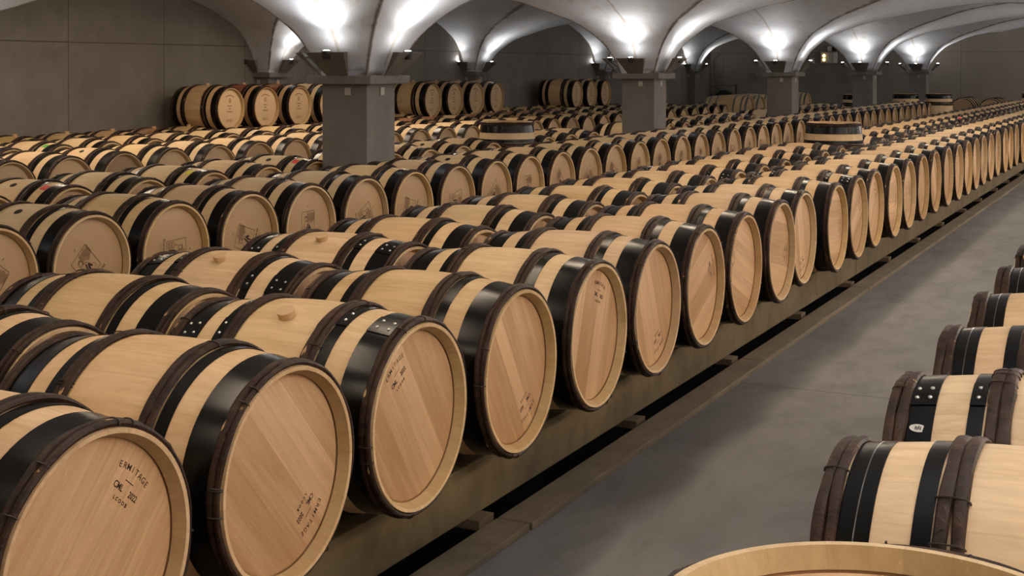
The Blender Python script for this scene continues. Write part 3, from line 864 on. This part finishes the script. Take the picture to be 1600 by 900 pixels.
# ------------------------------------------------------------------ added fill luminaires under the crowns, out of view, to brighten the barrels
def fill_batten(x, y, label):
    r = thing('added_fill_batten', label, 'lamp', (x, y, H0+1.30), group='added fill luminaires under the vault crowns')
    b = MB(); b.bevbox(-.07, .07, -.75, .75, -.045, .0, .006); part('housing', b.build('housing', M['white']), r)
    li = bpy.data.lights.new('added_fill_light', 'AREA'); li.shape = 'RECTANGLE'; li.size = .11; li.size_y = 1.4
    li.energy = FILL_E[x]; li.color = (1., .80, .59); li.spread = PI
    lo = bpy.data.objects.new('added_fill_light', li); link(lo, r); lo.matrix_basis = T((0, 0, -.05))
FILL_E = {-3.07: 7., -10.15: 15., 4.12: 52.}
k = 0
for cx, ylim in ((-3.07, 23.), (-10.15, 18.), (4.12, 40.)):
    y = -2.0
    while y < ylim:
        k += 1
        fill_batten(cx, y, 'added unseen fill luminaire under the vault, %s of its line over the %s' % (ordinal(int(round((y+2)/2.4))+1), {-3.07: 'front rows', -10.15: 'back rows', 4.12: 'far side'}[cx]))
        y += 2.4

# ------------------------------------------------------------------ things on the end wall
def ring(x, z, lab):
    b = MB(); b.lathe([(0, .16), (-.03, .155), (-.03, .125), (-.012, .12), (-.012, .075), (-.03, .07), (-.03, .05), (0, .045)], 28, 0, 'X')
    o = tag(link(bpy.data.objects.new('wall_vent', b.build('wall_vent', M['pier']))), lab, 'vent', 'round vents on the end wall')
    o.location = (x, YE_, z); o.rotation_euler = (0, 0, PI/2)
for x, lab in ((-13.08, 'round vent on the end wall beside the corner'), (-12.04, 'round vent on the end wall between the corner and the third pillar'), (-9.19, 'round vent on the end wall beside the fourth pillar')):
    ring(x, H0-.28, lab)
t = thing('control_box', 'white control cabinet with two amber lights high on the end wall', 'electrical box', (-9.63, YE_, H0+.19))
b = MB(); b.bevbox(-.24, .24, -.16, 0, 0, .33, .01); part('cabinet', b.build('cabinet', M['tagp']), t)
b = MB(); b.bevbox(.15, .245, -.17, -.155, .01, .32, .003); part('side_panel', b.build('side_panel', M['white']), t)
for z in (.1, .22):
    b = MB(); b.lathe([(0, .04), (-.02, .035), (-.03, .001)], 16, 0, 'X'); part('indicator_light', b.build('indicator_light', M['amber']), t, T((-.14, -.16, z)) @ Matrix.Rotation(PI/2, 4, 'Z'), 'glowing amber light')
t = thing('siren', 'small white and black siren above the control cabinet', 'siren', (-9.62, YE_, H0+.55))
b = MB(); b.bevbox(-.06, .06, -.12, 0, 0, .14, .02); part('housing', b.build('housing', M['white']), t)
b = MB(); b.bevbox(.07, .2, -.1, 0, 0, .12, .02); part('horn', b.build('horn', M['darksteel']), t)
t = thing('wall_shelf', 'pale shelf box on the end wall beside the control cabinet', 'shelf', (-10.18, YE_, H0+.18))
b = MB(); b.bevbox(-.12, .12, -.18, 0, 0, .02, .004); part('board', b.build('board', M['white']), t)
b = MB(); b.bevbox(-.05, .09, -.12, 0, .02, .16, .01); part('box', b.build('box', M['tagp']), t)
# pipes and rail in the far left corner
b = MB()
t = thing('pipe_rail', 'pair of grey horizontal pipes on the end wall near the corner', 'pipe', (-13.0, YE_-.25, 0))
for z, x0, x1 in ((H0-.49, -.35, .55), (H0-.56, -.2, .3)):
    b = MB(); b.tube([(x0, 0, z), (x1, 0, z)], .022, 8); part('pipe', b.build('pipe', M['pier']), t)
b = MB(); b.tube([(.5, 0, H0-.49), (.5, 0, H0-1.2)], .022, 8); part('post', b.build('post', M['darksteel']), t)
b = MB(); b.tube([(-.3, .1, H0-1.), (-.3, .1, H0+.25), (-.24, .1, H0+.36), (.1, .1, H0+.6)], .03, 8); part('pipe', b.build('pipe', M['pier']), t)
t = thing('arched_hatch', 'dark arched opening low on the end wall near the corner', 'hatch', (-12.95, YE_-.032, 0))
b = MB(); n = 16; pts = [(.34*math.cos(PI*k/n), .34*math.sin(PI*k/n)) for k in range(n+1)]
vs = [(x, -.02, H0-1.0+z) for x, z in pts] + [(.34, -.02, .0), (-.34, -.02, .0)]
vs = [vs[n+2]] + vs[:n+1][::-1] + [vs[n+1]]
vs2 = [(x, 0, z) for x, y, z in vs]; m_ = len(vs)
b.add(vs+vs2, [tuple(range(m_)), tuple(range(2*m_-1, m_-1, -1))] + [(i, m_+i, m_+(i+1) % m_, (i+1) % m_) for i in range(m_)], 0)
part('dark_infill', b.build('dark_infill', M['darksteel']), t)  # flat dark sheet in place of the darkness inside the opening
b = MB(); b.tube([(.37*math.cos(PI*k/n), -.03, H0-1.0+.37*math.sin(PI*k/n)) for k in range(n+1)], .03, 6); part('surround', b.build('surround', M['pier']), t)

# ------------------------------------------------------------------ camera
F, YAW, PITCH, CY = 2103.74, math.radians(26.498), math.radians(.514), 127.0
cd = bpy.data.cameras.new('camera'); co = bpy.data.objects.new('camera', cd); COL.objects.link(co)
cd.sensor_width = 36; cd.lens = F/1600*36; cd.shift_y = -(450-CY)/1600; cd.clip_end = 200; cd.clip_start = .05
co.location = (0, 0, H0); co.rotation_euler = (PI/2 - PITCH, 0, YAW)
SC.camera = co
w = bpy.data.worlds.new('world'); SC.world = w; w.use_nodes = True
w.node_tree.nodes['Background'].inputs[0].default_value = (.02, .02, .02, 1)
SC.view_settings.view_transform = 'Standard'; SC.view_settings.look = 'None'; SC.view_settings.gamma = 1
SC.view_settings.use_curve_mapping = False
SC.view_settings.exposure = 1.27
SC.cycles.use_denoising = True
SC.cycles.max_bounces = 8; SC.cycles.diffuse_bounces = 6; SC.cycles.sample_clamp_indirect = 6.
